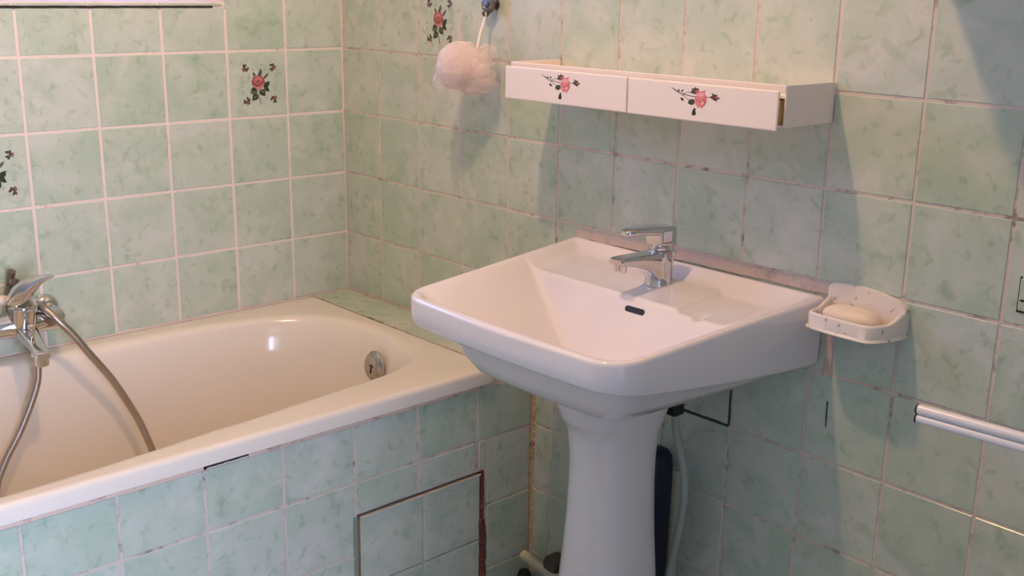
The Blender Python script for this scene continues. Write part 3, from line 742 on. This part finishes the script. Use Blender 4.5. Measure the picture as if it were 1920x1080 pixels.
obj('cord', join(*cords, tube([(HX-.0016, -.0285, HZ-.0185), (HX, -.0285, HZ-.0172), (HX+.0016, -.0285, HZ-.0185)], .0019, 8)), M_rope, puff, 60)
rnd = random.Random(12)
def ruffle(c, r, ax, seed, amp=.12, n=40, m=9, open_=1.25):
    """a gathered cup of net: a dome whose rim waves in and out"""
    rg_ = random.Random(seed); z = Vector(ax).normalized(); x = z.orthogonal().normalized(); y = z.cross(x); rings = []
    p1, p2, p3 = [rg_.uniform(0, 6.28) for _ in range(3)]; k1, k2 = rg_.choice([4, 5, 6]), rg_.choice([9, 10, 11])
    for i in range(m):
        th = .12 + open_*i/(m-1); ring_ = []
        for j in range(n):
            a = 2*pi*j/n; g = i/(m-1)
            R = r*(1+amp*g*(sin(k1*a+p1)*.6+sin(k2*a+p2)*.45) + .03*sin(3*a+p3))
            ring_.append(c+R*(sin(th)*(cos(a)*x+sin(a)*y)+cos(th)*z))
        rings.append(ring_)
    return loft(rings, False, False)
lobes = []
PC = Vector((.552, -.066, -.166))
RV = rr; UV_ = uu
def at_px(dx, dy, dep): return PC + rr*dx + Vector((0, 0, 1))*dy - fw*dep
for k in range(6):
    a = 2*pi*k/6; lobes.append(ruffle(at_px(-.012+.012*cos(a), .004+.010*sin(a), .0), .040+rnd.uniform(-.004, .004), Vector((cos(a), -.5, sin(a)*.8)), 20+k, .16))
for k in range(5):
    a = 2*pi*k/5+.3; lobes.append(ruffle(at_px(.020+.010*cos(a), -.008+.008*sin(a), -.004), .036+rnd.uniform(-.004, .004), Vector((cos(a)*.9, -.6, sin(a)*.8)), 40+k, .18))
lobes.append(ruffle(at_px(.042, .030, 0), .020, Vector((.6, -.2, .9)), 61, .3)); lobes.append(ruffle(at_px(-.046, -.022, .01), .022, Vector((-.7, -.3, -.7)), 62, .25))
lobes.append(ruffle(at_px(-.018, -.004, .018), .034, Vector((-.3, -.9, -.1)), 63, .22)); lobes.append(ruffle(at_px(.028, -.012, .014), .031, Vector((.35, -.9, -.25)), 64, .22))
pn = obj('netting', join(*lobes), M_net, puff, 180)
pn['kind'] = 'stuff'

# ------------------------------------------------------------------ bath mixer, hose and hand shower
MX, MY, MZ = .075, -.838, -.676
mix_ = thing('bath_mixer', 'chrome wall mounted bath mixer tap above the tub rim', 'faucet', (MX, MY, MZ-.05))
obj('body', lathe([(.019, -.085), (.0225, -.08), (.0225, -.03), (.026, -.024), (.026, .024), (.0225, .03), (.0225, .075), (.019, .080)], (MX, MY, MZ), 'y', 32), M_chrome, mix_, 40)
for s in (-1, 1):
    u_ = obj('wall_union', join(lathe([(.031, .0008), (.031, .004), (.026, .012), (.017, .018)], (0, MY+s*.072, MZ+.004), 'x', 28), lathe([(.0165, .012), (.0165, .075)], (0, MY+s*.072, MZ+.004), 'x', 6)), M_chrome, mix_, 35)
# valve housing leaning forward and the lever on top
hx = Vector((.30, 0, 1)).normalized(); hc = Vector((MX+.006, MY, MZ))
def along(g, c, ax):
    q = Vector((0, 0, 1)).rotation_difference(ax).to_matrix(); return xf(g, lambda v: q @ v + c)
obj('valve_housing', along(lathe([(.027, .0), (.0275, .03), (.027, .047), (.024, .050), (.0235, .054)], (0, 0, 0), 'z', 36), hc, hx), M_chrome, mix_, 40)
top = hc + hx*.054
L = []
ld = Vector((.62, .785, 0)); lw_ = Vector((-.785, .62, 0))
for t, zz, w_, h_ in [(-.026, -.004, .024, .012), (-.024, .003, .040, .028), (-.014, .011, .050, .042), (.000, .019, .050, .050), (.014, .028, .044, .046), (.026, .037, .036, .034), (.038, .045, .027, .020), (.052, .051, .018, .010), (.064, .053, .009, .005)]:
    c_ = Vector((top.x, top.y, top.z+zz)) + ld*t
    L.append([tuple(c_ + lw_*x + Vector((0, 0, z))) for x, _, z in rrect(0, 0, w_, h_, min(.016, h_*.45), 0, 7)])
obj('lever', loft(L), M_chrome, mix_, 40)
S_ = []
for t, dz, w_, h_ in [(.0, -.006, .044, .030), (.030, -.012, .040, .026), (.060, -.022, .034, .020), (.085, -.031, .030, .016), (.104, -.037, .030, .016), (.112, -.040, .024, .012)]:
    S_.append([(MX+t, MY+x, MZ+dz+z) for x, _, z in rrect(0, 0, w_, h_, min(.007, h_*.42), 0)])
obj('spout', loft(S_), M_chrome, mix_, 40)
obj('aerator', lathe([(.0125, 0), (.0135, .003), (.0135, .020)], (MX+.098, MY, MZ-.062), 'z', 24), M_chrome, mix_, 40)
obj('diverter_knob', join(lathe([(.004, 0), (.004, .014), (.0075, .016), (.008, .022), (.004, .026)], (MX+.055, MY, MZ-.012), 'z', 18)), M_chrome, mix_, 40)
obj('hose_outlet', lathe([(.0115, -.024), (.0125, -.022), (.0125, 0), (.010, .008)], (.115, -.827, MZ-.036), 'z', 20), M_chrome, mix_, 40)
# cradle for the hand shower, behind the valve
obj('shower_cradle', join(tube(spline([(MX-.020, MY-.012, MZ+.012), (MX-.030, MY-.010, MZ+.05), (MX-.028, MY-.006, MZ+.078)], 12), .008, 12), tube(spline([(MX-.040, MY-.002, MZ+.070), (MX-.046, MY+.002, MZ+.086), (MX-.040, MY+.004, MZ+.102)], 8), .0085, 10),
    tube(spline([(MX-.016, MY-.004, MZ+.070), (MX-.010, MY, MZ+.080), (MX-.010, MY, MZ+.092)], 8), .006, 10)), mat('dark_worn_chrome', (.22, .20, .17), .3, 1), mix_, 50)
hs = thing('hand_shower', 'pale hand shower lying in the cradle behind the bath mixer lever', 'hand shower', (MX-.03, MY-.10, MZ+.05))
obj('handle', tube(spline([(MX-.012, MY+.022, MZ+.040), (MX-.026, MY-.01, MZ+.046), (MX-.02, MY-.06, MZ+.054), (MX-.01, MY-.13, MZ+.052)], 20), [.0085]*4+[.0105]*8+[.0125]*9, 18), mat('pale_shower_plastic', (.80, .66, .54), .3), hs, 50)
obj('head', along(lathe([(.014, -.02), (.03, -.005), (.035, .008), (.034, .014), (.0005, .016)], (0, 0, 0), 'z', 28), Vector((MX-.004, MY-.155, MZ+.05)), Vector((.6, -.2, -.7)).normalized()), mat('pale_shower_plastic_head', (.80, .66, .54), .3), hs, 50)
obj('connector', tube([(MX-.016, MY+.012, MZ+.042), (MX-.004, MY+.034, MZ+.0365)], [.0112, .0098], 18), M_chrome, hs, 50)
hp = [(.115, -.827, -.728), (.116, -.828, -.745), (.119, -.833, -.785), (.122, -.852, -.832), (.128, -.882, -.885), (.138, -.918, -.935), (.155, -.945, -.985), (.20, -.955, -1.06), (.26, -.92, -1.12), (.32, -.84, -1.145), (.35, -.74, -1.146), (.32, -.66, -1.125), (.25, -.622, -1.085), (.195, -.616, -1.045),
      (.16, -.620, -.992), (.145, -.631, -.941), (.135, -.647, -.894), (.125, -.683, -.817), (.120, -.727, -.747), (.115, -.754, -.703), (.108, -.778, -.671), (.090, -.795, -.649), (.071, -.805, -.640)]
tag(obj('shower_hose', tube(spline(hp, 420), .0078, 12, True, .06), M_dullchrome, None, 80), 'flexible metal shower hose looping from the bath mixer into the tub', 'hose')

# ------------------------------------------------------------------ under the basin: hose, waste pipe, bottle, pipes
wh = thing('drain_hose', 'grey green hose with black end hanging behind the basin pedestal', 'hose', (1.15, -.05, -1.3))
obj('tube', tube(spline([(1.1555, -.080, -.733), (1.160, -.080, -.765), (1.176, -.078, -.815), (1.182, -.074, -.862), (1.174, -.066, -.925), (1.158, -.060, -1.0), (1.142, -.055, -1.08), (1.13, -.05, -1.2), (1.125, -.05, -1.325)], 80), .0075, 12), M_hose, wh, 60)
obj('end_cap', rbox(1.132, 1.166, -.094, -.066, -.735, -.700, .004), M_black, wh)
tag(obj('waste_pipe', join(lathe([(.0105, -ZF), (.0105, -.885), (.0112, -.884), (.0112, -.876)], (1.112, -.0125, 0), 'z', 20)), M_pipe, None, 50), 'pale vertical pipe on the wall behind the pedestal', 'pipe')
tag(obj('bottle', loft([sup(1.0865, -.047, a, a, a, z, 32, 3) for z, a in [(-ZF, .024), (-1.32, .026), (-1.10, .027), (-.93, .031), (-.865, .031), (-.845, .029), (-.834, .022), (-.829, .012), (-.828, .002)]]), M_navy, None, 50), 'dark navy blue bottle standing behind the basin pedestal', 'bottle')
tag(obj('water_pipe', tube([(.712, -.030, -1.216), (.80, -.030, -1.226), (1.0, -.030, -1.235)], .0115, 16), M_pipe, None, 60), 'pale painted water pipe running low along the wall beside the tub panel', 'pipe')
tag(obj('pipe_elbow', tube(spline([(.722, -.035, -1.25), (.722, -.035, -1.29), (.722, -.035, -1.33)], 6), [.012, .016, .016, .016, .016, .016, .016], 14), M_black, None, 60), 'black pipe stub below the pale water pipe in the corner', 'pipe')
tag(obj('stop_valve', lathe([(.020, -.002), (.022, -.006), (.022, -.030), (.018, -.036), (.0005, -.038)], (.80, 0, -1.205), 'y', 20), M_brown, None, 40), 'dark brown round valve cap on the wall above the pale water pipe', 'valve')

# ------------------------------------------------------------------ towel rail
rail = thing('towel_rail', 'white double towel rail with black end caps at right', 'towel rail', (1.9, -.2, -.62))
e0 = Vector((1.6665, -.205, 0)); e1 = Vector((2.35, -.175, 0))
rails = []
for k, (za, zb_, r_) in enumerate([(-.5385, -.530, .0068), (-.5515, -.543, .0064)]):
    a, b = Vector((e0.x, e0.y, za)), Vector((e1.x, e1.y, zb_)); d = (b-a).normalized()
    bar = obj('bar', tube([a, b], r_, 18), M_white, rail, 60)
    obj('end_cap', tube([a-d*.002, a+d*.0005], [r_*1.02, r_*1.04], 18), M_black, bar, 60)
obj('bracket', rbox(2.335, 2.375, -.190, -.001, -.575, -.505, .004), M_white, rail)

# ------------------------------------------------------------------ ceiling lamp (lights the room)
lamp = thing('ceiling_lamp', 'bare bulb ceiling lamp in the middle of the room, above the frame', 'lamp', (1.03, -.79, .94))
obj('bulb', lathe([(.001, -.032), (.014, -.029), (.024, -.021), (.030, -.008), (.030, .006), (.027, .022), (.021, .036), (.017, .046)], (1.03, -.79, .98), 'z', 24), M_bulb, lamp, 60)
obj('socket', lathe([(.019, .046), (.020, .05), (.020, .085), (.05, .09), (.055, .139)], (1.03, -.79, .98), 'z', 24), M_white, lamp, 40)
